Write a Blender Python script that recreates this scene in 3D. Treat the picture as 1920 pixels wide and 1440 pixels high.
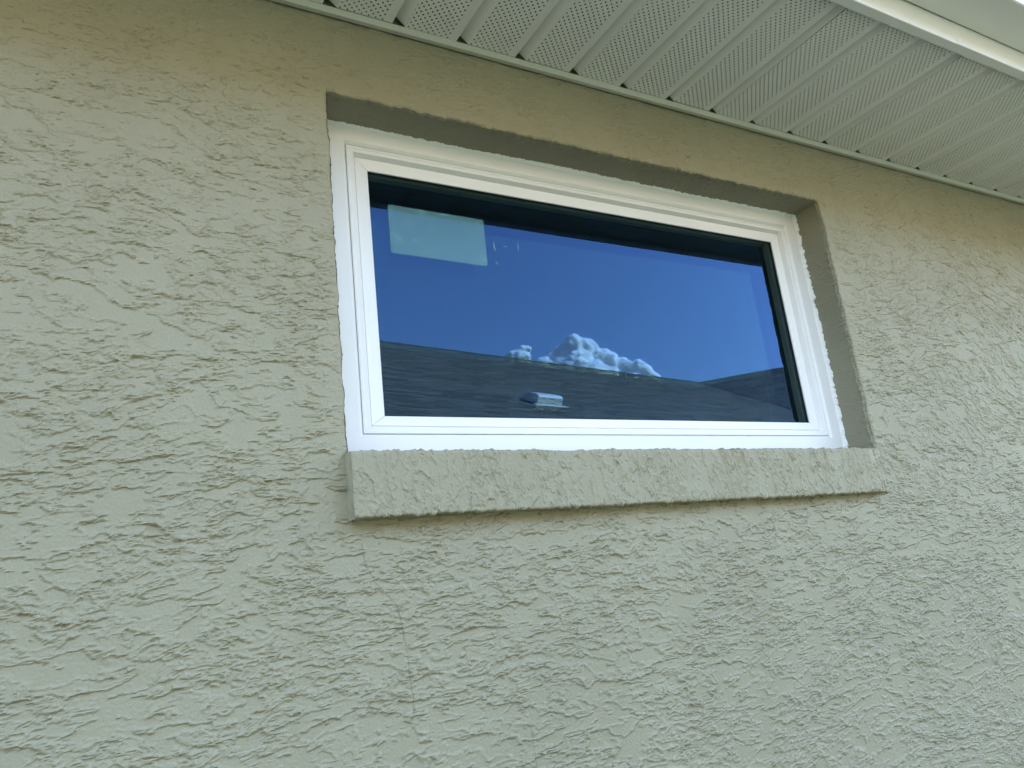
import bpy, bmesh, math, random
import numpy as np
from mathutils import Vector, Matrix

for o in list(bpy.data.objects):
    bpy.data.objects.remove(o)
scene = bpy.context.scene
col = scene.collection
random.seed(4)

GZ = 1.85                 # sill line of the window opening above the lawn

# ------------------------------------------------------------------ camera
cam_d = bpy.data.cameras.new('camera')
cam = bpy.data.objects.new('camera', cam_d)
col.objects.link(cam)
_r = Vector((0.86699, -0.48594, -0.11087))
_u = Vector((-0.03508, -0.28145, 0.95893))
_f = Vector((0.49710, 0.82744, 0.26113))
_m = Matrix.Identity(4)
for i in range(3):
    _m[i][0] = _r[i]; _m[i][1] = _u[i]; _m[i][2] = -_f[i]
_m.translation = Vector((-0.3000, -0.8899, -0.1974 + GZ))
cam.matrix_world = _m
cam_d.sensor_width = 36.0
cam_d.lens = 1484.18 / 1920 * 36
cam_d.clip_start = 0.02
cam_d.clip_end = 5000
scene.camera = cam

# ------------------------------------------------------------------ sky, sun, exposure
TO_SUN = Vector((0.75, 0.65, 0.82)).normalized()
SUN_EL = math.asin(TO_SUN.z)
SUN_AZ = math.atan2(TO_SUN.x, TO_SUN.y)          # clockwise from +Y
world = bpy.data.worlds.new('World')
scene.world = world
world.use_nodes = True
wn = world.node_tree.nodes
wl = world.node_tree.links
wn.clear()
wo = wn.new('ShaderNodeOutputWorld')
wb = wn.new('ShaderNodeBackground')
sky = wn.new('ShaderNodeTexSky')
sky.sky_type = 'NISHITA'
sky.sun_disc = False
sky.sun_elevation = SUN_EL
sky.sun_rotation = SUN_AZ
sky.altitude = 0
sky.air_density = 1.0
sky.dust_density = 0.6
sky.ozone_density = 4.0
wb.inputs['Strength'].default_value = 0.15
wl.new(sky.outputs[0], wb.inputs['Color'])
wl.new(wb.outputs[0], wo.inputs['Surface'])

sun_d = bpy.data.lights.new('sun', 'SUN')
sun_d.energy = 4.6
sun_d.angle = math.radians(0.53)
sun_d.color = (1.0, 0.985, 0.955)
sun = bpy.data.objects.new('sun', sun_d)
col.objects.link(sun)
sun.rotation_euler = (-TO_SUN).to_track_quat('-Z', 'Y').to_euler()
sun.location = (3, 6, 12)

scene.view_settings.view_transform = 'Standard'
scene.view_settings.look = 'None'
scene.view_settings.gamma = 1
scene.view_settings.use_curve_mapping = False
scene.view_settings.exposure = 3.56
scene.view_settings.use_white_balance = True
scene.view_settings.white_balance_temperature = 8200

scene.render.engine = 'CYCLES'
cy = scene.cycles
cy.use_denoising = True
cy.max_bounces = 10
cy.diffuse_bounces = 4
cy.glossy_bounces = 6
cy.transparent_max_bounces = 24
cy.volume_bounces = 4
cy.caustics_reflective = False
cy.caustics_refractive = False

# ------------------------------------------------------------------ helpers
def V(x, y, z):
    return (x, y, z + GZ)

def link_mesh(name, verts, faces, mat, parent=None, smooth=False, origin=None):
    me = bpy.data.meshes.new(name)
    me.from_pydata([tuple(v) for v in verts], [], [tuple(f) for f in faces])
    if smooth:
        me.polygons.foreach_set('use_smooth', [True] * len(me.polygons))
    me.update()
    if mat:
        me.materials.append(mat)
    o = bpy.data.objects.new(name, me)
    col.objects.link(o)
    if parent:
        o.parent = parent
    return o

def grid_mesh(name, P, keep, mat, parent=None):
    """P: (nz, nx, 3) array of points, keep: (nz-1, nx-1) boolean of faces."""
    nz, nx = P.shape[:2]
    idx = np.arange(nz * nx).reshape(nz, nx)
    q = np.stack([idx[:-1, :-1], idx[:-1, 1:], idx[1:, 1:], idx[1:, :-1]], -1)
    q = q[keep] if keep is not None else q.reshape(-1, 4)
    used = np.unique(q)
    remap = np.full(nz * nx, -1, np.int64)
    remap[used] = np.arange(len(used))
    q = remap[q]
    co = P.reshape(-1, 3)[used]
    me = bpy.data.meshes.new(name)
    me.vertices.add(len(co))
    me.vertices.foreach_set('co', co.astype(np.float32).ravel())
    n = len(q)
    me.loops.add(n * 4)
    me.loops.foreach_set('vertex_index', q.astype(np.int32).ravel())
    me.polygons.add(n)
    me.polygons.foreach_set('loop_start', np.arange(0, n * 4, 4, dtype=np.int32))
    me.polygons.foreach_set('use_smooth', np.full(n, name not in ('stucco_wall', 'sill', 'opening_jamb', 'opening_head')))
    me.update(calc_edges=True)
    me.validate()
    me.materials.append(mat)
    o = bpy.data.objects.new(name, me)
    col.objects.link(o)
    if parent:
        o.parent = parent
    return o

def empty(name, loc):
    o = bpy.data.objects.new(name, None)
    o.empty_display_size = 0.1
    col.objects.link(o)
    o.location = loc
    return o

def adopt(child, parent):
    child.parent = parent
    child.matrix_parent_inverse = Matrix.Translation(-Vector(parent.location))

def tag(o, label=None, cat=None, group=None, kind=None):
    if label: o['label'] = label
    if cat: o['category'] = cat
    if group: o['group'] = group
    if kind: o['kind'] = kind
    return o

class MB:
    def __init__(s):
        s.v = []; s.f = []
    def add(s, vs, fs):
        b = len(s.v)
        s.v += [tuple(v) for v in vs]
        s.f += [tuple(i + b for i in f) for f in fs]
    def box(s, a, b):
        x0, y0, z0 = a; x1, y1, z1 = b
        s.add([(x0,y0,z0),(x1,y0,z0),(x1,y1,z0),(x0,y1,z0),(x0,y0,z1),(x1,y0,z1),(x1,y1,z1),(x0,y1,z1)],
              [(0,3,2,1),(4,5,6,7),(0,1,5,4),(1,2,6,5),(2,3,7,6),(3,0,4,7)])
    def extrude_x(s, prof, x0, x1):
        n = len(prof)
        vs = [(x0, y, z) for y, z in prof] + [(x1, y, z) for y, z in prof]
        fs = [(i, (i+1) % n, (i+1) % n + n, i + n) for i in range(n)]
        fs += [tuple(range(n-1, -1, -1)), tuple(range(n, 2*n))]
        s.add(vs, fs)
    def build(s, name, mat, parent=None, smooth=False, bevel=0.0, seg=2):
        o = link_mesh(name, s.v, s.f, mat, None, smooth)
        bm = bmesh.new(); bm.from_mesh(o.data)
        bmesh.ops.recalc_face_normals(bm, faces=bm.faces)
        bm.to_mesh(o.data); bm.free()
        if bevel:
            m = o.modifiers.new('bevel', 'BEVEL'); m.width = bevel; m.segments = seg
            m.limit_method = 'ANGLE'; m.angle_limit = math.radians(35)
        if parent: adopt(o, parent)
        return o

# --- vectorised gradient noise
_rng = np.random.RandomState(11)
_perm = _rng.permutation(4096)
_ang = _rng.rand(4096) * 2 * np.pi
_gx, _gy = np.cos(_ang), np.sin(_ang)
def perlin(x, y, seed=0):
    x = np.asarray(x, np.float64) + seed * 37.17; y = np.asarray(y, np.float64) - seed * 91.73
    xi = np.floor(x).astype(np.int64); yi = np.floor(y).astype(np.int64)
    fx = x - xi; fy = y - yi
    u = fx*fx*fx*(fx*(fx*6-15)+10); v = fy*fy*fy*(fy*(fy*6-15)+10)
    def g(a, b, dx, dy):
        h = _perm[(_perm[a & 4095] + b) & 4095]
        return _gx[h]*dx + _gy[h]*dy
    n00 = g(xi, yi, fx, fy); n10 = g(xi+1, yi, fx-1, fy)
    n01 = g(xi, yi+1, fx, fy-1); n11 = g(xi+1, yi+1, fx-1, fy-1)
    a = n00 + u*(n10-n00); b = n01 + u*(n11-n01)
    return (a + v*(b-a)) * 1.5
def fbm(x, y, seed, octv, gain=0.5, lac=2.07):
    s = 0; a = 1; t = 0
    for i in range(octv):
        s = s + a*perlin(x, y, seed+i*3); t += a
        x = x*lac; y = y*lac; a *= gain
    return s / t
def sstep(a, b, x):
    t = np.clip((x-a)/(b-a), 0, 1); return t*t*(3-2*t)

# ------------------------------------------------------------------ materials
def new_mat(name):
    m = bpy.data.materials.new(name); m.use_nodes = True
    nt = m.node_tree
    return m, nt.nodes, nt.links, nt.nodes['Principled BSDF']

def paint_mat(name, colr, rough=0.5, var=0.06, scale=6.0, bump=0.0, bscale=300.0, spec=0.5, dirt=0.0):
    m, n, l, b = new_mat(name)
    tc = n.new('ShaderNodeTexCoord')
    ns = n.new('ShaderNodeTexNoise'); ns.inputs['Scale'].default_value = scale; ns.inputs['Detail'].default_value = 6
    l.new(tc.outputs['Object'], ns.inputs['Vector'])
    rp = n.new('ShaderNodeValToRGB')
    c = colr
    rp.color_ramp.elements[0].position = 0.3; rp.color_ramp.elements[1].position = 0.7
    rp.color_ramp.elements[0].color = (c[0]*(1-var), c[1]*(1-var), c[2]*(1-var*1.1), 1)
    rp.color_ramp.elements[1].color = (min(1, c[0]*(1+var)), min(1, c[1]*(1+var)), min(1, c[2]*(1+var*0.9)), 1)
    l.new(ns.outputs['Fac'], rp.inputs['Fac'])
    out = rp.outputs['Color']
    if dirt:
        n2 = n.new('ShaderNodeTexNoise'); n2.inputs['Scale'].default_value = 55; n2.inputs['Detail'].default_value = 8
        n2.inputs['Roughness'].default_value = 0.7
        l.new(tc.outputs['Object'], n2.inputs['Vector'])
        mr = n.new('ShaderNodeMapRange'); mr.inputs[1].default_value = 0.6; mr.inputs[2].default_value = 0.78
        mr.inputs[3].default_value = 0; mr.inputs[4].default_value = dirt
        l.new(n2.outputs['Fac'], mr.inputs[0])
        mx = n.new('ShaderNodeMix'); mx.data_type = 'RGBA'
        l.new(mr.outputs[0], mx.inputs[0]); l.new(out, mx.inputs[6])
        mx.inputs[7].default_value = (c[0]*0.5, c[1]*0.48, c[2]*0.42, 1)
        out = mx.outputs[2]
    l.new(out, b.inputs['Base Color'])
    b.inputs['Roughness'].default_value = rough
    b.inputs['Specular IOR Level'].default_value = spec
    if bump:
        nb = n.new('ShaderNodeTexNoise'); nb.inputs['Scale'].default_value = bscale; nb.inputs['Detail'].default_value = 4
        l.new(tc.outputs['Object'], nb.inputs['Vector'])
        bp = n.new('ShaderNodeBump'); bp.inputs['Strength'].default_value = 1.0; bp.inputs['Distance'].default_value = bump
        l.new(nb.outputs['Fac'], bp.inputs['Height']); l.new(bp.outputs[0], b.inputs['Normal'])
    return m

M = {}
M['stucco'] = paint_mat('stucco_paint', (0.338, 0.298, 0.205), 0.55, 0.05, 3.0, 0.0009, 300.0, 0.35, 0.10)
M['reveal'] = paint_mat('reveal_stucco_shaded', (0.250, 0.228, 0.160), 0.6, 0.06, 14.0, 0.0011, 260.0, 0.4, 0.15)  # stucco tone darkened and browned: recess shade put into the reveal colour
def add_streaks(m):
    # faint rain streaks and patchy fading of the paint
    n = m.node_tree.nodes; l = m.node_tree.links; b = n['Principled BSDF']
    src = b.inputs['Base Color'].links[0].from_socket
    tc = n.new('ShaderNodeTexCoord'); mp = n.new('ShaderNodeMapping'); mp.inputs['Scale'].default_value = (14, 14, 0.9)
    ns = n.new('ShaderNodeTexNoise'); ns.inputs['Scale'].default_value = 1.0; ns.inputs['Detail'].default_value = 7
    ns.inputs['Roughness'].default_value = 0.65
    l.new(tc.outputs['Object'], mp.inputs['Vector']); l.new(mp.outputs[0], ns.inputs['Vector'])
    mr = n.new('ShaderNodeMapRange'); mr.inputs[1].default_value = 0.48; mr.inputs[2].default_value = 0.75
    mr.inputs[3].default_value = 0.0; mr.inputs[4].default_value = 0.28
    l.new(ns.outputs['Fac'], mr.inputs[0])
    mx = n.new('ShaderNodeMix'); mx.data_type = 'RGBA'; mx.blend_type = 'MULTIPLY'
    mx.inputs[7].default_value = (0.80, 0.76, 0.66, 1)
    l.new(mr.outputs[0], mx.inputs[0]); l.new(src, mx.inputs[6]); l.new(mx.outputs[2], b.inputs['Base Color'])
add_streaks(M['stucco'])
M['stucco_worn'] = paint_mat('stucco_worn', (0.36, 0.33, 0.25), 0.7, 0.18, 45.0, 0.0011, 260.0, 0.25, 0.7)
M['crack'] = paint_mat('crack_dark', (0.11, 0.105, 0.08), 0.9, 0.2, 40)
M['vinyl'] = paint_mat('white_vinyl', (0.84, 0.81, 0.80), 0.38, 0.012, 9.0, 0.00006, 90.0, 0.5, 0.04)
M['caulk'] = paint_mat('white_caulk', (0.84, 0.82, 0.81), 0.45, 0.02, 30.0, 0.0003, 220.0, 0.4)
M['soffit'] = paint_mat('soffit_vinyl', (0.86, 0.83, 0.80), 0.5, 0.03, 4.0, 0.00015, 60.0, 0.4, 0.08)
M['trim'] = paint_mat('white_aluminium', (0.85, 0.83, 0.81), 0.42, 0.02, 5.0, 0.0001, 40.0, 0.5, 0.08)
M['channel'] = paint_mat('channel_vinyl', (0.58, 0.57, 0.51), 0.5, 0.04, 8.0, 0.0001, 60.0, 0.4, 0.2)
M['gasket'] = paint_mat('black_gasket', (0.012, 0.012, 0.012), 0.6, 0.1, 20)
M['spacer'] = paint_mat('spacer_metal', (0.85, 0.85, 0.85), 0.4, 0.05, 30)
M['room'] = paint_mat('room_paint', (0.22, 0.21, 0.19), 0.8, 0.03, 3)
M['casing'] = paint_mat('casing_paint', (0.8, 0.8, 0.78), 0.5, 0.02, 3)
M['grass'] = paint_mat('lawn', (0.032, 0.042, 0.031), 0.9, 0.35, 5.0, 0.02, 40.0)
M['cord'] = paint_mat('cord_white', (0.85, 0.85, 0.82), 0.7, 0.03, 50)
M['nwall'] = paint_mat('neighbour_stucco', (0.080, 0.105, 0.098), 0.8, 0.04, 3, 0.002, 120)
M['vent'] = paint_mat('vent_metal', (0.72, 0.69, 0.62), 0.45, 0.04, 4)
M['dark'] = paint_mat('vent_inside', (0.02, 0.02, 0.02), 0.8, 0.1, 4)

def shingle_mat():
    m, n, l, b = new_mat('asphalt_shingle')
    at = n.new('ShaderNodeAttribute'); at.attribute_name = 'tone'
    tc = n.new('ShaderNodeTexCoord')
    ns = n.new('ShaderNodeTexNoise'); ns.inputs['Scale'].default_value = 30; ns.inputs['Detail'].default_value = 8
    ns.inputs['Roughness'].default_value = 0.75
    l.new(tc.outputs['Object'], ns.inputs['Vector'])
    ad = n.new('ShaderNodeMath'); ad.operation = 'ADD'
    l.new(at.outputs['Fac'], ad.inputs[0]); l.new(ns.outputs['Fac'], ad.inputs[1])
    rp = n.new('ShaderNodeValToRGB')
    rp.color_ramp.elements[0].position = 0.45; rp.color_ramp.elements[1].position = 1.2
    rp.color_ramp.elements[0].color = (0.048, 0.044, 0.039, 1)
    rp.color_ramp.elements[1].color = (0.20, 0.180, 0.155, 1)
    l.new(ad.outputs[0], rp.inputs['Fac']); l.new(rp.outputs[0], b.inputs['Base Color'])
    b.inputs['Roughness'].default_value = 0.9
    return m
M['shingle'] = shingle_mat()

def glass_mat(name, ior, tint, refl):
    """thin coated sheet: the outward face mirrors (Fresnel), both faces pass tinted light"""
    m = bpy.data.materials.new(name); m.use_nodes = True
    n = m.node_tree.nodes; l = m.node_tree.links; n.clear()
    o = n.new('ShaderNodeOutputMaterial')
    mx = n.new('ShaderNodeMixShader'); fr = n.new('ShaderNodeFresnel'); fr.inputs['IOR'].default_value = ior
    tr = n.new('ShaderNodeBsdfTransparent'); tr.inputs['Color'].default_value = (*tint, 1)
    gl = n.new('ShaderNodeBsdfGlossy'); gl.inputs['Roughness'].default_value = 0.0
    gl.inputs['Color'].default_value = (*refl, 1)
    geo = n.new('ShaderNodeNewGeometry')
    inv = n.new('ShaderNodeMath'); inv.operation = 'SUBTRACT'; inv.inputs[0].default_value = 1.0
    l.new(geo.outputs['Backfacing'], inv.inputs[1])
    mu = n.new('ShaderNodeMath'); mu.operation = 'MULTIPLY'
    l.new(fr.outputs[0], mu.inputs[0]); l.new(inv.outputs[0], mu.inputs[1])
    l.new(mu.outputs[0], mx.inputs[0]); l.new(tr.outputs[0], mx.inputs[1]); l.new(gl.outputs[0], mx.inputs[2])
    l.new(mx.outputs[0], o.inputs['Surface'])
    return m
M['glass_out'] = glass_mat('pane_glass_coated', 1.60, (0.50, 0.56, 0.53), (0.19, 0.46, 0.98))
M['glass_in'] = glass_mat('pane_glass', 1.80, (0.55, 0.60, 0.56), (0.55, 0.85, 0.85))

def film_mat():
    m, n, l, b = new_mat('sticker_film')
    tc = n.new('ShaderNodeTexCoord')
    b.inputs['Base Color'].default_value = (0.24, 0.60, 0.60, 1)
    b.inputs['Roughness'].default_value = 0.25
    vo = n.new('ShaderNodeTexNoise'); vo.inputs['Scale'].default_value = 60; vo.inputs['Detail'].default_value = 2
    l.new(tc.outputs['Object'], vo.inputs['Vector'])
    mr = n.new('ShaderNodeMapRange')
    mr.inputs[1].default_value = 0.60; mr.inputs[2].default_value = 0.64; mr.inputs[3].default_value = 0.17; mr.inputs[4].default_value = 0.27
    l.new(vo.outputs['Fac'], mr.inputs[0]); l.new(mr.outputs[0], b.inputs['Alpha'])
    return m
M['film'] = film_mat()
M['residue'] = paint_mat('glue_residue', (0.75, 0.78, 0.76), 0.5, 0.05, 60)
M['residue'].node_tree.nodes['Principled BSDF'].inputs['Alpha'].default_value = 0.22

# ------------------------------------------------------------------ dimensions of the opening and the eave
W, H, D = 0.976, 0.4842, 0.0628
ZB = -0.010                    # bottom of the hole, behind the sill
ZS = 0.6140                    # underside of the soffit
Y_EAVE = -0.300

house = empty('house', V(0.5, 0.0, -GZ))
tag(house, 'sage beige stucco house wall with deep window opening under a perforated white eave', 'house')

# ------------------------------------------------------------------ ground
g = link_mesh('ground', [(-400,-400,0),(400,-400,0),(400,400,0),(-400,400,0)], [(0,1,2,3)], M['grass'])
tag(g, 'green lawn between the two houses', 'ground', kind='structure')

# ------------------------------------------------------------------ stucco relief (metres, positive = proud)
def relief(x, z, seed=0, vert=False):
    """knock-down stucco: ragged skins of plaster with rounded, crumbly lips; edges kept at an even width in mm"""
    u = x*1000.0; v = z*1000.0
    if vert:
        u, v = v*1.1, u*1.1
    wx = 14*perlin(u/80, v/55, 1+seed)
    wz = 10*perlin(u/130, v/60, 3+seed) + 2.5*perlin(u/30, v/20, 4+seed)
    sl = 0.06*perlin(u/420, v/300, 8+seed)             # trowel direction drifts
    vv = v + wz - sl*u
    uu = u + wx
    dens = 0.09*perlin(u/190, v/120, 21+seed) + 0.05*perlin(u/70, v/60, 22+seed)
    wig = 1.7*perlin(u/8.5, v/6.5, 11+seed) + 0.9*perlin(u/4.3, v/3.8, 12+seed)
    def lips(a, b, sa, sb, sd, octv, thr):
        f0 = fbm(a/sa, b/sb, sd, octv, 0.5)
        dl = 0.9
        fx = fbm((a+dl)/sa, b/sb, sd, octv, 0.5); fz = fbm(a/sa, (b+dl)/sb, sd, octv, 0.5)
        g = np.sqrt((fx-f0)**2+(fz-f0)**2)/dl
        return np.clip((f0-thr)/(g+0.006), -12, 12)
    d1 = lips(uu, vv, 54, 18.5, 5+seed, 3, dens+0.01) + wig
    isl = sstep(-0.8, 0.8, d1)
    rim = np.exp(-((d1-1.5)/1.6)**2)
    rmask = 0.35+0.65*sstep(-0.25, 0.20, perlin(u/30, v/15, 31+seed))
    m2 = sstep(-0.18, 0.12, perlin(u/120, v/80, 51+seed)+0.06)
    d2 = lips(u-0.6*wx, vv*1.05, 26, 10.0, 41+seed, 3, 0.05+0.40*(1-m2)) - wig*0.8
    isl2 = sstep(-0.8, 0.8, d2)
    rim2 = np.exp(-((d2-1.3)/1.45)**2)
    gr = sstep(-0.05, 0.40, perlin(u/6.0, v/5.2, 61+seed))
    fine = perlin(u/2.9, v/2.7, 62+seed)
    n3 = perlin(u/10.0, v/8.0, 63+seed)
    cr = sstep(0.22, 0.40, n3)
    cm = sstep(0.0, 0.22, perlin(u/70, v/42, 65+seed))
    lo = perlin(u/170, v/130, 71+seed)*0.6
    edge = np.clip(rim*rmask+rim2*rmask, 0, 1)
    h = 0.55*isl + 0.70*rim*rmask + 0.45*isl2 + 0.55*rim2*rmask + 0.55*cr*cm + gr*(0.05+0.35*edge+0.10*isl2) + 0.05*fine + lo
    return h*0.001

def wall_amp(x, z):
    zz = z + 0.07*perlin(x*4, z*4, 90)
    return 1.75 - 0.2*sstep(-0.06, 0.20, zz) - 0.25*sstep(0.20, 0.48, zz)
def wall_height(x, z):
    return relief(x, z)*wall_amp(x, z)

def edge_noise(s, k):
    return 0.0022*perlin(s*38, s*0+k*7.3, 101) + 0.0016*perlin(s*110, s*0+k*3.1, 102) + 0.0009*perlin(s*260, s*0+k, 103)

def seg(a, b, step):
    n = max(1, int(round((b-a)/step)))
    return np.linspace(a, b, n+1)
xs = np.unique(np.concatenate([seg(-6, -0.75, 0.06), seg(-0.75, -0.52, 0.006), seg(-0.52, 0, 0.0020), seg(0, W, 0.0021), seg(W, 1.95, 0.0028), seg(1.95, 2.2, 0.008), seg(2.2, 7, 0.06)]).round(6))
zs = np.unique(np.concatenate([seg(-GZ-0.05, -0.85, 0.05), seg(-0.85, -0.66, 0.006), seg(-0.66, ZB, 0.00128), seg(ZB, H, 0.0014), seg(H, 0.645, 0.0014)]).round(6))
X, Z = np.meshgrid(xs, zs)
Hh = wall_height(X, Z)
# distance outside the opening (for the rounded arris)
dx = np.maximum(np.maximum(0-X, X-W), 0); dz = np.maximum(np.maximum(ZB-Z, Z-H), 0)
dist = np.sqrt(dx*dx + dz*dz)
below = (Z < ZB+1e-6) & (X > -0.001) & (X < W+0.001)
RR = 0.0065
rr = RR*(1+0.5*perlin(X*30, Z*30, 110))
t = np.clip(1-dist/rr, 0, 1)
roundback = rr*(1-np.sqrt(np.maximum(1-t*t, 0)))
roundback[below] = 0
near = 1-sstep(0.0, 0.012, dist)
near[below] *= 0
fl = 1-0.5*(1-sstep(0.0, 0.03, dist))
Y = -Hh*fl + roundback
# chipped arris: shift the edge sideways
Xw = X.copy(); Zw = Z.copy()
side_r = (X >= W-1e-6) & (Z > ZB) & (Z <= H+0.02); side_l = (X <= 1e-6) & (Z > ZB) & (Z <= H+0.02); side_t = (Z >= H-1e-6) & (X >= -0.02) & (X <= W+0.02)
Xw = np.where(side_r, Xw + near*edge_noise(Z, 1), Xw)
Xw = np.where(side_l, Xw + near*edge_noise(Z, 2)*0.6, Xw)
Zw = np.where(side_t, Zw + near*edge_noise(X, 3), Zw)
P = np.stack([Xw, Y, Zw+GZ], -1)
cx = (xs[:-1]+xs[1:])/2; cz = (zs[:-1]+zs[1:])/2
CX, CZ = np.meshgrid(cx, cz)
keep = ~((CX > 0) & (CX < W) & (CZ > ZB) & (CZ < H))
wall = grid_mesh('stucco_wall', P, keep, M['stucco'])
adopt(wall, house)

def wall_y(x, z):
    return -float(wall_height(np.array([x]), np.array([z]))[0])

# hairline cracks running down from the sill corner
def crack(pts, w):
    vs, fs = [], []
    dense = []
    for (x0, z0), (x1, z1) in zip(pts[:-1], pts[1:]):
        k = max(2, int(math.hypot(x1-x0, z1-z0)/0.003))
        for i in range(k):
            tt = i/k; dense.append((x0+(x1-x0)*tt, z0+(z1-z0)*tt))
    for i, (x, z) in enumerate(dense):
        x += 0.0012*float(perlin(np.array([z*180]), np.array([3.0]), 7)[0])
        ww = w*(0.55+0.6*abs(float(perlin(np.array([z*90]), np.array([9.0]), 8)[0])))
        y = min(wall_y(x-ww, z), wall_y(x+ww, z)) - 0.0003
        vs += [V(x-ww, y, z), V(x+ww, y, z)]
    for i in range(len(dense)-1):
        fs.append((2*i, 2*i+1, 2*i+3, 2*i+2))
    o = link_mesh('crack', vs, fs, M['crack'])
    adopt(o, wall); o.parent = wall
    o.matrix_parent_inverse = Matrix.Identity(4)
    return o

# ------------------------------------------------------------------ the three reveals of the opening
def reveal_strip(name, kind):
    n_d = 40
    dd = np.concatenate([np.linspace(RR*0.3, 0.03, 18), np.linspace(0.033, D+0.03, 16)])
    if kind == 'head':
        s = np.linspace(-0.004, W+0.004, 560)
    else:
        s = np.linspace(ZB-0.012, H+0.004, 290)
    S, DD = np.meshgrid(s, dd)
    fade = 1-sstep(0.004, 0.02, DD)
    if kind == 'head':
        h = relief(S*1.0, DD*1.0+0.3, 5)*0.8 + 0.0016*fade*perlin(S*70, DD*200, 120)
        e = edge_noise(S, 3)*fade
        Pn = np.stack([S, DD, H + e - h*0.8 + 0.001*perlin(S*6, DD*20, 4) + GZ], -1)
    elif kind == 'right':
        h = relief(DD*0.8+0.5, S, 6)*0.6 + 0.0014*fade*perlin(S*70, DD*200, 121)
        e = edge_noise(S, 1)*fade
        Pn = np.stack([W + e - h*0.8 + 0.0012, DD, S + GZ], -1)
    else:
        h = relief(DD*0.8+0.8, S, 7)*0.5
        e = edge_noise(S, 2)*0.6*fade
        Pn = np.stack([0 + e + h*0.8 - 0.0012, DD, S + GZ], -1)
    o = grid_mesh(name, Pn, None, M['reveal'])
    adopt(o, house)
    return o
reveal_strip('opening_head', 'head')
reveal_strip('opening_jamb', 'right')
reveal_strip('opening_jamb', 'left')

# ------------------------------------------------------------------ stucco sill band
def build_sill():
    x0, x1 = -0.0045, 0.980
    zt, zb = -0.0125, -0.0890
    r = 0.004
    def prof(s_out):
        pts = [(0.075, -0.006), (0.040, -0.008), (0.010, -0.0100), (-s_out+r, zt)]
        for a in np.linspace(0, 90, 5)[1:-1]:
            pts.append((-s_out+r-r*math.sin(math.radians(a)), zt-r+r*math.cos(math.radians(a))))
        for zz in np.linspace(zt-r, zb+r*0.6, 44):
            pts.append((-s_out, zz))
        for a in np.linspace(0, 90, 4)[1:-1]:
            q = r*0.6
            pts.append((-s_out+q-q*math.cos(math.radians(a)), zb+q-q*math.sin(math.radians(a))))
        for yy in np.linspace(-s_out+r*0.6, 0.012, 12):
            pts.append((yy, zb))
        return np.array(pts)
    sx = np.concatenate([np.linspace(x0, x0+0.006, 5)[:-1], np.linspace(x0+0.006, x1, 570)])
    cols_ = []
    for x in sx:
        t = (x-x0)/(x1-x0)
        so = 0.0235 - 0.0085*t
        endr = 0.005
        if x-x0 < endr: so -= 0.0016*(1-(x-x0)/endr)**2
        if x1-x < 0.05: so *= sstep(-0.012, 0.05, np.array(x1-x))
        cols_.append(prof(float(so)))
    A = np.array(cols_)                   # nx, npf, 2
    nx, npf = A.shape[:2]
    Xg = np.repeat(sx[:, None], npf, 1)
    arc = np.concatenate([[0], np.cumsum(np.hypot(*np.diff(A[0], axis=0).T))])
    h = relief(Xg, np.repeat(arc[None], nx, 0)+0.2, 9, vert=True)*1.25
    h = h*(0.10+0.90*sstep(0.070, 0.088, np.repeat(arc[None], nx, 0)))
    # normals in the yz plane
    dT = np.gradient(A, axis=1)
    nrm = np.stack([-dT[..., 1], dT[..., 0]], -1)
    nrm /= np.linalg.norm(nrm, axis=-1, keepdims=True)+1e-9
    sgn = np.where(nrm[:, 20:21, 0:1] < 0, 1, -1)
    nrm = nrm*sgn
    lowedge = 0.0016*perlin(sx*60, sx*0, 130)+0.001*perlin(sx*160, sx*0, 131)
    A2 = A + nrm*h[..., None]
    tb = sstep(zb+0.02, zb, A[..., 1])
    A2[..., 1] += tb*lowedge[:, None]
    P = np.stack([Xg, A2[..., 0], A2[..., 1]+GZ], -1)
    o = grid_mesh('sill', P, None, M['stucco'])
    adopt(o, house)
    # left end face
    depth = np.linspace(0, 1, 14)
    A0 = A2[0]
    rows = []
    for dd in depth:
        yy = A0[:, 0]*(1-dd) + np.maximum(A0[:, 0], 0.012)*dd
        xx = x0 + 0.0012*perlin(yy*300+3, A0[:, 1]*220, 140)*(1 if dd > 0 else 0)*math.sin(math.pi*min(1, dd*1.2)) 
        rows.append(np.stack([np.full_like(yy, x0)+ (xx-x0), yy, A0[:, 1]+GZ], -1))
    e = grid_mesh('sill_end', np.array(rows), None, M['stucco_worn'])
    e.parent = o; 
    return o
sill = build_sill()

# ------------------------------------------------------------------ window
window = empty('window', V(0.49, D, 0.0))
tag(window, 'white vinyl picture window with dark reflecting glass set deep in the stucco wall', 'window')

def rect(l, r, b, t): return (l, r, b, t)
def member(name, prof, side, mat, parent, bevel=0.0006, gap=0.00025):
    """prof: closed list of (rect, y); side in L,R,T,B; ends mitred."""
    mb = MB()
    pts_a, pts_b = [], []
    for (l, r, b, t), y in prof:
        if side == 'L': a, c = (l, y, b+gap), (l, y, t-gap)
        if side == 'R': a, c = (r, y, b+gap), (r, y, t-gap)
        if side == 'B': a, c = (l+gap, y, b), (r-gap, y, b)
        if side == 'T': a, c = (l+gap, y, t), (r-gap, y, t)
        pts_a.append(V(*a)); pts_b.append(V(*c))
    n = len(prof)
    fs = [(i, (i+1) % n, (i+1) % n+n, i+n) for i in range(n)] + [tuple(range(n-1, -1, -1)), tuple(range(n, 2*n))]
    mb.add(pts_a+pts_b, fs)
    return mb.build(name, mat, parent, bevel=bevel)

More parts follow.
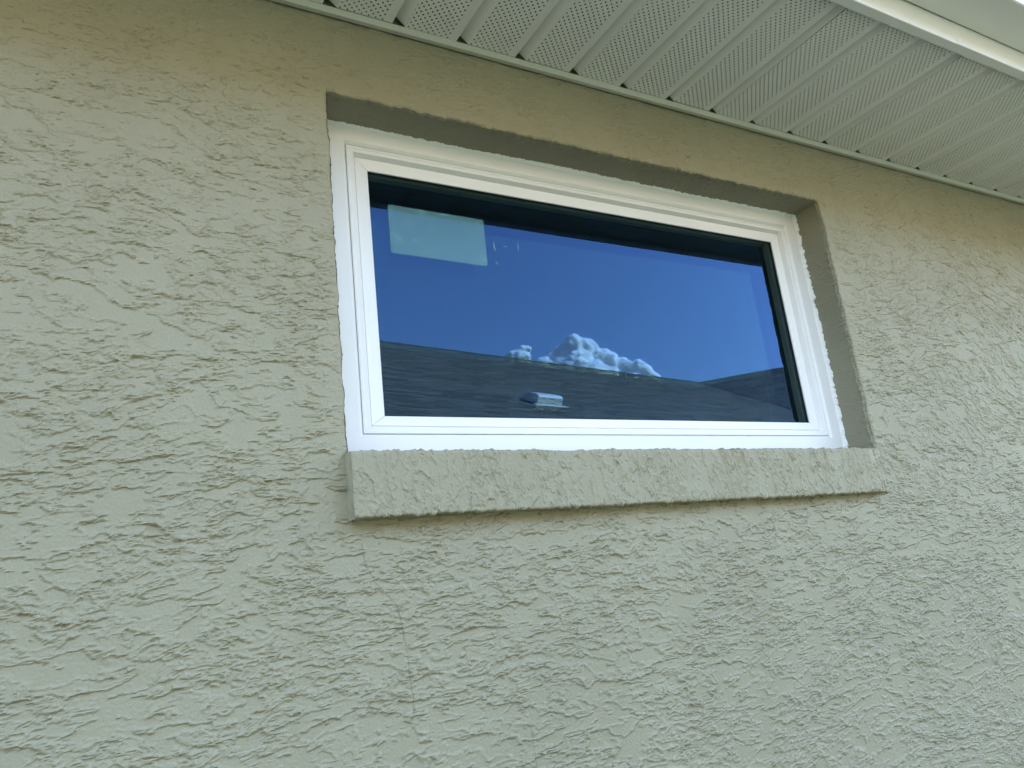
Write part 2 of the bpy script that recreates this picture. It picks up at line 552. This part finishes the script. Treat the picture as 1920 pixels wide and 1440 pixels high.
R0 = rect(0.006, W-0.0008, -0.004, H-0.0010)
def inset(r, k): return (r[0]+k, r[1]-k, r[2]+k, r[3]-k)
R1 = rect(0.0400, 0.9475, 0.0250, 0.4580)
R3 = rect(0.0555, 0.9340, 0.0385, 0.4445)
R4 = inset(R3, 0.003)
R4b = inset(R4, 0.0004)
R5 = rect(0.0790, 0.9130, 0.0560, 0.4240)
R6 = inset(R5, 0.0003)
for s in 'LRTB':
    member('frame_member', [(R0, D), (inset(R1, -0.0006), D), (R1, D+0.0006), (inset(R1, 0.0032), D+0.0042), (inset(R1, 0.0032), D+0.05), (R0, D+0.05)], s, M['vinyl'], window, 0, 0)
for s in 'LRTB':
    member('sash_member', [(inset(R1, 0.0042), D+0.0038), (inset(R1, 0.0048), D+0.0030), (inset(R1, 0.0082), D+0.0030), (inset(R1, 0.0086), D+0.0040), (R3, D+0.0042), (R4, D+0.0118), (R4, D+0.05), (inset(R1, 0.0042), D+0.05)], s, M['vinyl'], window, 0.0003, 0.0001)
for s in 'LRTB':
    member('glazing_bead', [(R4b, D+0.0122), (inset(R4b, 0.0005), D+0.0118), (R5, D+0.0150), (R5, D+0.0178), (R4b, D+0.0178)], s, M['vinyl'], window, 0.0003, 0.0002)
YG = D+0.0205
for s in 'LRTB':
    member('gasket', [(R5, D+0.0179), (R6, D+0.0179), (R6, YG-0.0003), (R5, YG-0.0003)], s, M['gasket'], window, 0)
for s in 'LRTB':
    a = rect(0.066, 0.926, 0.044, 0.436); b = rect(0.0815, 0.9105, 0.0585, 0.4215)
    member('spacer_bar', [(a, YG+0.0045), (b, YG+0.0045), (b, YG+0.0170), (a, YG+0.0170)], s, M['spacer'], window, 0.0005)

def pane(name, y, mat, tilt, seed, amp):
    l, r, b, t = 0.068, 0.924, 0.045, 0.435
    gx = np.linspace(l, r, 120); gz = np.linspace(b, t, 60)
    Xp, Zp = np.meshgrid(gx, gz)
    w = amp*(perlin(Xp*5, Zp*9, 200+seed)+0.35*perlin(Xp*13, Zp*22, 201+seed))
    yy = y + w + tilt*(Zp-(b+t)/2)
    front = np.stack([Xp, yy, Zp+GZ], -1)
    n = front.shape[0]*front.shape[1]
    back = front.copy(); back[..., 1] = yy + 0.0038
    vs = np.concatenate([front.reshape(-1, 3), back.reshape(-1, 3)])
    nz, nx = front.shape[:2]
    idx = np.arange(n).reshape(nz, nx)
    q = np.stack([idx[:-1, :-1], idx[:-1, 1:], idx[1:, 1:], idx[1:, :-1]], -1).reshape(-1, 4)
    q2 = q[:, ::-1]+n
    rim = []
    loop = list(idx[0, :])+list(idx[1:, -1])+list(idx[-1, -2::-1])+list(idx[-2:0:-1, 0])
    for i in range(len(loop)):
        a_, b_ = loop[i], loop[(i+1) % len(loop)]
        rim.append((b_, a_, a_+n, b_+n))
    o = link_mesh(name, vs, [tuple(int(k) for k in f) for f in list(q)+list(q2)+rim], mat, None, True)
    adopt(o, window)
    return o
pane('pane', YG, M['glass_out'], 0.0, 0, 0.000009)
pane('pane', YG+0.0178, M['glass_in'], 0.0037, 5, 0.000022)

# ragged painted caulk where the frame meets the stucco
def caulk(side):
    rows = []
    if side in 'LR':
        s = np.arange(-0.008, H, 0.0012)
    else:
        s = np.arange(0.004, W, 0.0012)
    k = {'L': 1, 'R': 2, 'T': 3}[side]
    rag = 0.5+0.9*perlin(s*90, s*0+k, 150)+0.8*perlin(s*240, s*0+k, 151)
    wr = {'R': 0.0065, 'T': 0.0040, 'L': 0.004}[side]
    wd = wr*(0.75+0.55*np.clip(rag, -0.6, 1.6))
    inn = 0.005+0.001*perlin(s*50, s*0, 152)
    thick = 0.0007+0.0004*perlin(s*120, s*0, 153)
    for f in range(5):
        if side == 'R':
            pts = [(W-inn, D-0.0003), (W-0.0035, D-0.0022), (W-0.0022-thick, D-0.4*wd), (W-0.0012-thick, D-0.85*wd), (W+0.002+0*s, D-wd)][f]
        elif side == 'L':
            pts = [(inn+0.004, D-0.0003), (0.0065, D-0.0018), (0.0035+thick, D-0.4*wd), (0.002+thick, D-0.85*wd), (-0.002+0*s, D-wd)][f]
        else:
            pts = [(H-inn, D-0.0003), (H-0.0035, D-0.0022), (H-0.0022-thick, D-0.4*wd), (H-0.0012-thick, D-0.85*wd), (H+0.002+0*s, D-wd)][f]
        a = np.broadcast_to(pts[0], s.shape); y = np.broadcast_to(pts[1], s.shape)
        if side in 'LR': rows.append(np.stack([a, y, s+GZ], -1))
        else: rows.append(np.stack([s, y, a+GZ], -1))
    o = grid_mesh('caulk_bead', np.array(rows), None, M['caulk'])
    adopt(o, window)
for s in 'RTL': caulk(s)

# ------------------------------------------------------------------ film sticker left on the glass, and glue marks
def film():
    c = [(0.1085, 0.3772), (0.2664, 0.3755), (0.2650, 0.2970), (0.1082, 0.2998)]
    rr = 0.004; pts = []
    for i in range(4):
        p0 = Vector(c[i-1]); p1 = Vector(c[i]); p2 = Vector(c[(i+1) % 4])
        a = p1+(p0-p1).normalized()*rr; b = p1+(p2-p1).normalized()*rr
        for k in range(5):
            t = k/4
            pts.append((1-t)**2*a+2*t*(1-t)*p1+t*t*b)
    n = len(pts); mb = MB()
    mb.add([V(p.x, YG-0.0010, p.y) for p in pts]+[V(p.x, YG-0.0006, p.y) for p in pts],
           [tuple(range(n)), tuple(range(2*n-1, n-1, -1))]+[(i, (i+1) % n, (i+1) % n+n, i+n) for i in range(n)])
    o = mb.build('window_sticker', M['film'])
    tag(o, 'pale translucent rectangular film sticker on the upper left of the glass', 'sticker')
film()
def mark(pts, w):
    vs, fs = [], []
    n = len(pts)
    for i, (x, z) in enumerate(pts):
        ww = w*math.sin(math.pi*(i+0.5)/n)
        vs += [V(x-ww, YG-0.0007, z), V(x+ww, YG-0.0007, z)]
    fs = [(2*i, 2*i+1, 2*i+3, 2*i+2) for i in range(n-1)]
    o = link_mesh('glue_mark', vs, fs, M['residue']); adopt(o, window)
def arc(cx, cz, r, a0, a1, n=10):
    return [(cx+r*math.cos(math.radians(a0+(a1-a0)*i/(n-1))), cz+r*math.sin(math.radians(a0+(a1-a0)*i/(n-1)))) for i in range(n)]
mark(arc(0.302, 0.335, 0.0215, 165, 208), 0.0012)
mark(arc(0.302, 0.338, 0.0230, -25, 22), 0.0008)
mark([(0.2975, 0.3338), (0.2990, 0.3352), (0.3012, 0.3346), (0.3030, 0.3360)], 0.0022)
mark(arc(0.300, 0.318, 0.022, 205, 235), 0.0010)
mark(arc(0.258, 0.306, 0.018, 190, 225), 0.0011)
mark([(0.3105, 0.3290), (0.3112, 0.3302), (0.3124, 0.3306)], 0.0009)

# ------------------------------------------------------------------ soffit panels with real perforations
PITCH = 0.10164
def soffit_mesh():
    mb = MB()
    y0, y1 = -0.0130, Y_EAVE-0.012
    sx = 0.0240-0.0052; ex = 0.0240+6*0.01035+0.0052+0.0052
    # groove: step up then slope back down
    prof = [(PITCH, 0.0), (PITCH+0.0004, 0.0130), (PITCH+0.005, 0.0135), (PITCH+0.0190, 0.0014), (PITCH+0.0200, 0.0002)]
    # flat before/after the perforated band
    for (xa, za), (xb, zb) in list(zip(prof[:-1], prof[1:])):
        mb.add([(xa, y0, za), (xb, y0, zb), (xb, y1, zb), (xa, y1, za)], [(0, 1, 2, 3)])
    x_first = 0.0200
    def quad(xa, xb, ya, yb):
        mb.add([(xa, ya, 0), (xb, ya, 0), (xb, yb, 0), (xa, yb, 0)], [(0, 1, 2, 3)])
    row = 0.0050; k = 0
    cw = 0.01035
    y = y0
    hr = 0.00145
    while y - row > y1:
        ya, yb = y, y-row
        off = 0.0240 if k % 2 == 0 else 0.0240+cw/2
        nh = 7 if k % 2 == 0 else 6
        xl = off-cw/2; xr = xl+nh*cw
        quad(x_first, xl, ya, yb) if xl > x_first else None
        for i in range(nh):
            c = off+i*cw; ym = (ya+yb)/2
            outer = [(c-cw/2, ya), (c, ya), (c+cw/2, ya), (c+cw/2, ym), (c+cw/2, yb), (c, yb), (c-cw/2, yb), (c-cw/2, ym)]
            inner = [(c+hr*math.cos(math.radians(135-45*j)), ym+hr*math.sin(math.radians(135-45*j))) for j in range(8)]
            mb.add([(a, b, 0) for a, b in outer]+[(a, b, 0) for a, b in inner],
                   [(j, (j+1) % 8, (j+1) % 8+8, j+8) for j in range(8)])
        quad(xr, PITCH, ya, yb)
        y -= row; k += 1
    quad(x_first, PITCH, y, y1)
    me = bpy.data.meshes.new('soffit_panel')
    me.from_pydata(mb.v, [], mb.f)
    bm = bmesh.new(); bm.from_mesh(me)
    bmesh.ops.remove_doubles(bm, verts=bm.verts, dist=1e-5)
    for f in bm.faces:
        if f.normal.z > 0: f.normal_flip()
    bm.to_mesh(me); bm.free()
    me.materials.append(M['soffit'])
    return me
sme = soffit_mesh()
X_RIB0 = -0.0045
for i in range(-22, 36):
    o = bpy.data.objects.new('soffit_panel', sme)
    col.objects.link(o)
    o.location = V(X_RIB0+(i-1)*PITCH, 0, ZS+0.0004*math.sin(i*2.1))
    o.rotation_euler = (0.0012*math.sin(i*1.7), 0, 0.0008*math.sin(i*3.3))
    adopt(o, house)

# J-channel against the stucco
ch = MB()
ch.extrude_x([(-0.0050, 0.6030), (-0.0120, 0.6030), (-0.0126, 0.6036), (-0.0126, 0.6128), (-0.0130, 0.6134), (-0.0116, 0.6134), (-0.0116, 0.6042), (-0.0050, 0.6042)], -2.3, 3.7)
ch.build('wall_channel', M['channel'], house, bevel=0.0003)

# fascia cover: two lengths overlapping at a seam
for xa, xb, dy in ((-2.3, 0.9755, 0.0), (0.9745, 3.7, 0.0007)):
    f = MB()
    f.extrude_x([(-0.3040, 0.6240), (-0.3040, 0.6062), (-0.3052, 0.6050), (-0.3200-dy, 0.6050), (-0.3212-dy, 0.6062), (-0.3212-dy, 0.765), (-0.3196-dy, 0.765), (-0.3196-dy, 0.6068), (-0.3056, 0.6068), (-0.3056, 0.6240)], xa, xb)
    f.build('fascia', M['trim'], house, bevel=0.0006)
fb = MB(); fb.box(V(-2.3, -0.3190, 0.6250), V(3.7, -0.2850, 0.765)); fb.build('sub_fascia', M['room'], house)

# ------------------------------------------------------------------ gutter
gut = MB()
go = [(-0.3235, 0.765), (-0.3235, 0.6480), (-0.3255, 0.6465), (-0.3950, 0.6465), (-0.3975, 0.6480), (-0.3985, 0.6600), (-0.4080, 0.6780), (-0.4240, 0.6930), (-0.4400, 0.7060), (-0.4480, 0.7220), (-0.4480, 0.7600), (-0.4360, 0.7620)]
gi = [(y+0.0015 if y < -0.36 else y-0.0015, z+0.0015) for y, z in go]
gut.extrude_x([(y, z) for y, z in go]+[(y, z) for y, z in gi[::-1]], -2.3, 3.7)
gutter = gut.build('gutter', M['trim'], None, bevel=0.0006)
gutter.location.z = 0
tag(gutter, 'white metal rain gutter running along the fascia at the upper right corner', 'gutter')
for obj in (gutter,):
    obj.location = (0, 0, 0)

# shift parts that were written in wall coordinates up to world height
for o in bpy.data.objects:
    if o.name.split('.')[0] in ('wall_channel', 'fascia', 'gutter'):
        o.data.transform(Matrix.Translation((0, 0, GZ)))

# ------------------------------------------------------------------ the rest of the house: roof, side walls, room behind the window
PITCHR = 5/12
yr = 5.2
def roof_z(y): return 0.775 + (min(y, 2*yr-y)+0.335)*PITCHR
rf = MB()
yA, yB = -0.335, 2*yr+0.335
for (ya, yb) in ((yA, yr), (yr, yB)):
    pr = [(ya, roof_z(ya)+GZ), (yb, roof_z(yb)+GZ), (yb, roof_z(yb)+0.03+GZ), (ya, roof_z(ya)+0.03+GZ)]
    rf.extrude_x(pr, -6.4, 7.4)
rf.build('roof', M['shingle'], house)
ow = MB()
ow.box((-6.2, 0.0, 0), (-6.0, 2*yr, GZ+0.75)); ow.box((7.0, 0.0, 0), (7.2, 2*yr, GZ+0.75)); ow.box((-6.2, 2*yr-0.2, 0), (7.2, 2*yr, GZ+0.75))
ow.build('outer_wall', M['stucco'], house)
# gable infill and the attic floor
ga = MB()
for xg in (-6.1, 7.0):
    ga = MB()
    ga.add([(xg, -0.3, GZ+0.75), (xg, 2*yr+0.3, GZ+0.75), (xg, yr, GZ+roof_z(yr)), (xg+0.1, -0.3, GZ+0.75), (xg+0.1, 2*yr+0.3, GZ+0.75), (xg+0.1, yr, GZ+roof_z(yr))],
           [(0, 1, 2), (3, 5, 4), (0, 3, 4, 1), (1, 4, 5, 2), (2, 5, 3, 0)])
    ga.build('gable', M['stucco'], house)
rm = MB()
# block wall behind the stucco, with the opening left free
def blk(a, b): rm.box(V(*a), V(*b))
y0, y1 = 0.012, 0.20
blk((-6.0, y0, -GZ), (-0.006, y1, 0.90)); blk((W+0.006, y0, -GZ), (7.0, y1, 0.90))
blk((-0.006, y0, -GZ), (W+0.006, y1, -0.014)); blk((-0.006, y0, H+0.007), (W+0.006, y1, 0.90))
rm.build('block_wall', M['room'], house)
ro = MB()
ro.box(V(-1.6, 0.2, 0.62), V(2.8, 3.6, 0.66))       # ceiling
ro.box(V(-1.6, 0.2, -GZ+0.004), V(2.8, 3.6, -GZ+0.05))
ro.box(V(-1.7, 0.2, -GZ), V(-1.6, 3.6, 0.66)); ro.box(V(2.8, 0.2, -GZ), V(2.9, 3.6, 0.66)); ro.box(V(-1.7, 3.6, -GZ), V(2.9, 3.7, 0.66))
ro.build('room_lining', M['room'], house)
dc = MB(); dc.box(V(1.02, 3.575, -GZ+0.06), V(1.13, 3.598, 0.61)); dc.build('door_casing', M['casing'], house, bevel=0.004)
cd = MB()
n = 8
ring = [(0.0006*math.cos(2*math.pi*i/n), 0.0006*math.sin(2*math.pi*i/n)) for i in range(n)]
bx, by = 0.872, YG+0.045
cd.add([V(bx+a, by+b, -0.6) for a, b in ring]+[V(bx+a+0.004, by+b, 0.61) for a, b in ring], [(i, (i+1) % n, (i+1) % n+n, i+n) for i in range(n)])
cdo = cd.build('pull_cord', M['cord'])
tag(cdo, 'thin white pull cord hanging behind the right side of the glass', 'cord')

# ------------------------------------------------------------------ neighbouring house seen mirrored in the glass
ZR = 5.6+GZ
neigh = empty('neighbour_house', (10.0, -14.0, 0))
tag(neigh, 'house with dark shingle roof mirrored in the window glass', 'house')
P0 = Vector((5.823, -14.574)); PV = Vector((16.909, -16.406)); P2 = Vector((18.879, -14.345))
dA = (PV-P0).normalized(); dB = (P2-PV).normalized()
nA = Vector((-dA.y, dA.x)); nB = Vector((-dB.y, dB.x))     # horizontal, towards our wall
if nA.y < 0: nA = -nA
if nB.x > 0: nB = -nB
SLOPE = 0.50
RUN = (ZR-(0.75+GZ))/SLOPE
vd = (nA+nB).normalized()
vd = vd/ vd.dot(nA)                       # valley direction per metre of run
def roof_plane(name, org, d, nrm, s_of_r0, s_of_r1, seed):
    """courses of shingles; s_of_r gives the extents along d at run r from the ridge"""
    rng = random.Random(seed)
    vs, fs, tone = [], [], []
    exp_ = 0.143*0.894
    r = 0.10
    k = 0
    while r < RUN*1.0:
        ra, rb = max(r-0.02, 0.0), r+exp_
        s0, s1 = s_of_r0(rb), s_of_r1(rb)
        s = s0
        while s < s1-0.02:
            L = min(rng.uniform(0.16, 0.62), s1-s)
            th = 0.013+rng.choice((0.0, 0.005))+rng.uniform(0, 0.002)
            b = len(vs)
            jr = rng.uniform(-0.004, 0.004)
            for (rr_, hh) in ((ra, 0.001), (rb+jr, th), (rb+jr, -0.004)):
                for ss in (s, s+L-0.003):
                    p = org+d*ss+nrm*rr_
                    vs.append((p.x, p.y, ZR-rr_*SLOPE+hh))
            fs += [(b, b+1, b+3, b+2), (b+2, b+3, b+5, b+4)]
            fs += [(b, b+2, b+4), (b+1, b+5, b+3)]
            t_ = rng.choice((0.05, 0.12, 0.2, 0.3))+rng.uniform(-0.05, 0.05)
            tone += [t_]*6
            s += L
        r += exp_; k += 1
    o = link_mesh(name, vs, fs, M['shingle'])
    at = o.data.attributes.new('tone', 'FLOAT', 'POINT')
    at.data.foreach_set('value', tone)
    bm = bmesh.new(); bm.from_mesh(o.data); bmesh.ops.recalc_face_normals(bm, faces=bm.faces); bm.to_mesh(o.data); bm.free()
    tag(o, kind='stuff')
    adopt(o, neigh)
    return o
la = (PV-P0).length
valA = vd.dot(dA); valB = vd.dot(dB)
roof_plane('shingle_courses', P0, dA, nA, lambda r: -22.0, lambda r: la+valA*r, 1)
roof_plane('shingle_courses', PV, dB, nB, lambda r: valB*r, lambda r: 9.0, 2)
# deck under the shingles, both slopes, back slopes, ridge caps, walls
dk = MB()
def p3(p, z): return (p.x, p.y, z)
eL = P0-dA*22.0; eR = PV+dB*9.0  # left run lengthened out of view to block low sky light on the wall
ve = PV+vd*RUN; zE = ZR-RUN*SLOPE
dk.add([p3(eL, ZR-0.008), p3(PV, ZR-0.008), p3(ve, zE-0.008), p3(eL+nA*RUN, zE-0.008)], [(0, 1, 2, 3)])
dk.add([p3(PV, ZR-0.008), p3(eR, ZR-0.008), p3(eR+nB*RUN, zE-0.008), p3(ve, zE-0.008)], [(0, 1, 2, 3)])
bk = PV-vd*RUN
dk.add([p3(eL, ZR-0.008), p3(PV, ZR-0.008), p3(bk, zE-0.008), p3(eL-nA*RUN, zE-0.008)], [(3, 2, 1, 0)])
dk.add([p3(PV, ZR-0.008), p3(eR, ZR-0.008), p3(eR-nB*RUN, zE-0.008), p3(bk, zE-0.008)], [(3, 2, 1, 0)])
dk.build('roof_deck', M['shingle'], neigh)
cp = MB()
def caps(org, d, s0, s1):
    nrm = Vector((-d.y, d.x)); s = s0
    while s < s1:
        a = org+d*s; b = org+d*(s+0.20)
        for sg in (1, -1):
            cp.add([p3(a, ZR+0.020), p3(b, ZR+0.028), p3(b+nrm*sg*0.15, ZR-0.15*SLOPE+0.024), p3(a+nrm*sg*0.15, ZR-0.15*SLOPE+0.016),
                    p3(b, ZR-0.005), p3(b+nrm*sg*0.15, ZR-0.15*SLOPE-0.005)], [(0, 1, 2, 3), (1, 4, 5, 2)])
        s += 0.19
caps(P0, dA, -22.0, la); caps(PV, dB, 0.0, 9.0)
o = cp.build('ridge_caps', M['shingle'], neigh); tag(o, kind='stuff')
nw = MB()
def wallseg(a, b):
    t = 0.1
    d = (b-a).normalized(); n_ = Vector((-d.y, d.x))*t
    nw.add([p3(a, 0), p3(b, 0), p3(b+n_, 0), p3(a+n_, 0), p3(a, zE+0.15), p3(b, zE+0.15), p3(b+n_, zE+0.15), p3(a+n_, zE+0.15)],
           [(0,3,2,1),(4,5,6,7),(0,1,5,4),(1,2,6,5),(2,3,7,6),(3,0,4,7)])
ins = RUN-0.5
vi = PV+vd*ins
wallseg(eL+nA*ins, vi); wallseg(vi, eR+nB*ins)
wallseg(eL+nA*ins, eL-nA*ins); wallseg(eR+nB*ins, eR-nB*ins)
bi = PV-vd*ins
wallseg(eL-nA*ins, bi); wallseg(bi, eR-nB*ins)
nw.build('wall', M['nwall'], neigh)
nf = MB()
def fasc(a, b):
    d = (b-a).normalized(); n_ = Vector((-d.y, d.x))*0.03
    nf.add([p3(a, zE-0.16), p3(b, zE-0.16), p3(b+n_, zE-0.16), p3(a+n_, zE-0.16), p3(a, zE-0.012), p3(b, zE-0.012), p3(b+n_, zE-0.012), p3(a+n_, zE-0.012)],
           [(0,3,2,1),(4,5,6,7),(0,1,5,4),(1,2,6,5),(2,3,7,6),(3,0,4,7)])
fasc(eL+nA*(RUN-0.04), PV+vd*(RUN-0.04)); fasc(PV+vd*(RUN-0.04), eR+nB*(RUN-0.04))
nf.build('fascia', M['trim'], neigh)
ns_ = MB()
ns_.add([p3(eL+nA*ins, zE-0.1), p3(vi, zE-0.1), p3(PV+vd*(RUN-0.03), zE-0.1), p3(eL+nA*(RUN-0.03), zE-0.1)], [(0, 1, 2, 3)])
ns_.add([p3(vi, zE-0.1), p3(eR+nB*ins, zE-0.1), p3(eR+nB*(RUN-0.03), zE-0.1), p3(PV+vd*(RUN-0.03), zE-0.1)], [(0, 1, 2, 3)])
ns_.build('eave_soffit', M['trim'], neigh)

# roof vent on the slope that faces us
VENT = None
def roof_vent(s, r, w=0.62, dep=0.50, h=0.17):
    base = P0+dA*s+nA*r
    t = Vector((nA.x, nA.y, -SLOPE)).normalized()      # down the slope
    a = Vector((dA.x, dA.y, 0)); nn = a.cross(t)
    if nn.z < 0: nn = -nn
    o0 = Vector((base.x, base.y, ZR-r*SLOPE+0.012))
    def pt(i, j, k): 
        q = o0+a*i+t*j+nn*k; return (q.x, q.y, q.z)
    v = bpy.data.objects.new('roof_vent', None)
    hood = MB()
    prof = [(-dep/2, 0.005), (-dep/2, 0.02), (-dep*0.1, h*0.93), (dep*0.1, h), (dep/2-0.03, h), (dep/2, h-0.03), (dep/2, h*0.60), (dep/2-0.04, h*0.60), (dep/2-0.04, 0.005)]
    n = len(prof)
    hood.add([pt(-w/2, j, k) for j, k in prof]+[pt(w/2, j, k) for j, k in prof],
             [(i, (i+1) % n, (i+1) % n+n, i+n) for i in range(n)]+[tuple(range(n)), tuple(range(2*n-1, n-1, -1))])
    ho = hood.build('roof_vent', M['vent'], neigh, bevel=0.018, seg=3)
    bp_ = MB()
    def bxx(i0, i1, j0, j1, k0, k1, m):
        m.add([pt(i0,j0,k0),pt(i1,j0,k0),pt(i1,j1,k0),pt(i0,j1,k0),pt(i0,j0,k1),pt(i1,j0,k1),pt(i1,j1,k1),pt(i0,j1,k1)],
              [(0,3,2,1),(4,5,6,7),(0,1,5,4),(1,2,6,5),(2,3,7,6),(3,0,4,7)])
    bxx(-w/2-0.06, w/2+0.06, dep/2-0.02, dep/2+0.09, 0.0, 0.012, bp_)
    f1 = bp_.build('flange', M['vent']); f1.parent = ho; f1.matrix_parent_inverse = ho.matrix_parent_inverse.inverted() if False else Matrix.Identity(4)
    bd = MB(); bxx(-w/2+0.02, w/2-0.02, dep/2-0.035, dep/2-0.022, 0.012, h*0.62, bd)
    f2 = bd.build('grille_back', M['dark']); f2.parent = ho
    for i in range(10):
        xi = -w/2+0.02+(w-0.04)*(i/9)
        sl = MB(); bxx(xi-0.013, xi+0.013, dep/2-0.022, dep/2-0.002, 0.010, h*0.61, sl)
        so = sl.build('slat', M['vent']); so.parent = ho
    return ho
# place it by its distance along and down the roof
VS, VR = -1.25, 6.36
roof_vent(VS, VR, 0.46, 0.42, 0.14)

# ------------------------------------------------------------------ cumulus clouds beyond the neighbour's ridge
def cloud_mat():
    m, n, l, b = new_mat('cloud_vapour')
    b.inputs['Base Color'].default_value = (0.97, 0.97, 0.97, 1)
    b.inputs['Roughness'].default_value = 1.0
    b.inputs['Specular IOR Level'].default_value = 0.0
    return m
M['cloud'] = cloud_mat()
def cloud(name, label, az, el_base, dist, puffs, seed):
    rng = random.Random(seed)
    a = math.radians(az)
    cen = Vector((dist*math.sin(a), -dist*math.cos(a), dist*math.tan(math.radians(el_base))+GZ))
    side = Vector((math.cos(a), math.sin(a), 0)); dep = Vector((math.sin(a), -math.cos(a), 0))
    bm = bmesh.new()
    for (px, pz, pr) in puffs:
        for k in range(2):
            q = cen+side*(px+rng.uniform(-.3, .3)*pr)+Vector((0, 0, pz+rng.uniform(-.35, .2)*pr))+dep*rng.uniform(-0.3, 0.3)*pr
            bmesh.ops.create_icosphere(bm, subdivisions=3, radius=pr*rng.uniform(0.95, 1.15), matrix=Matrix.Translation(q))
    me = bpy.data.meshes.new(name); bm.to_mesh(me); bm.free()
    o = bpy.data.objects.new(name, me); col.objects.link(o)
    rmod = o.modifiers.new('fuse', 'REMESH'); rmod.mode = 'VOXEL'; rmod.voxel_size = 1.0
    rmod.use_smooth_shade = True
    tx = bpy.data.textures.new('puff', 'CLOUDS'); tx.noise_scale = 5; tx.noise_depth = 3
    dm = o.modifiers.new('billow', 'DISPLACE'); dm.texture = tx; dm.strength = 4.5; dm.texture_coords = 'GLOBAL'; dm.mid_level = 0.5
    tx2 = bpy.data.textures.new('wisp', 'CLOUDS'); tx2.noise_scale = 3.0; tx2.noise_depth = 2
    dm2 = o.modifiers.new('wisp', 'DISPLACE'); dm2.texture = tx2; dm2.strength = 0.7; dm2.texture_coords = 'GLOBAL'
    sm = o.modifiers.new('soften', 'SMOOTH'); sm.factor = 0.5; sm.iterations = 6
    me.materials.append(M['cloud'])
    tag(o, label, 'cloud')
    return o
DC = 600
def ang(az0, az, el): return DC*math.radians(az-az0)
_p = []
base_az = 37.5
for az, el, rad in [(33.65, 16.3, 6.6), (34.22, 16.62, 5.8), (34.85, 16.77, 6.2), (35.46, 17.12, 6.6), (36.07, 17.43, 7.1), (36.71, 17.34, 5.8), (37.06, 16.71, 7.5), (37.88, 16.05, 7.5), (38.73, 15.84, 6.6), (39.54, 15.41, 6.6), (40.37, 14.9, 6.6), (41.1, 14.56, 5.8), (41.47, 14.19, 4.6), (34.28, 15.6, 9.1), (35.34, 15.97, 10.8), (36.16, 16.06, 10.8), (35.82, 15.13, 14.1), (37.23, 15.13, 11.6), (38.56, 14.75, 10.8), (39.85, 14.17, 9.1), (36.89, 14.21, 14.1)]:
    _p.append((ang(base_az, az, el), DC*(math.tan(math.radians(el))-math.tan(math.radians(14.0))), rad))
cloud('cloud', 'large white cumulus cloud mirrored in the middle of the glass', base_az, 14.0, DC, _p, 3)
_p = []
for az, el, rad in [(31.12, 17.14, 3.7), (31.67, 17.32, 4.1), (32.22, 17.49, 4.1), (32.52, 17.61, 2.9), (31.82, 16.91, 5.8), (31.26, 16.66, 5.0), (32.24, 17.02, 4.1)]:
    _p.append((ang(31, az, el), DC*(math.tan(math.radians(el))-math.tan(math.radians(16.0))), rad))
cloud('cloud', 'small white cloud puff mirrored left of the big one', 31, 16.0, DC, _p, 5)

# cracks last: they follow the finished relief
crack([(0.0088,-0.1165),(0.0118,-0.140),(0.0225,-0.162),(0.047,-0.190),(0.055,-0.238),(0.0565,-0.268),(0.0585,-0.303),(0.054,-0.318)], 0.0003)
crack([(0.190,-0.318),(0.205,-0.342),(0.208,-0.395),(0.207,-0.43)], 0.00022)
print('tris', sum(len(o.data.polygons) for o in bpy.data.objects if o.type == 'MESH'))
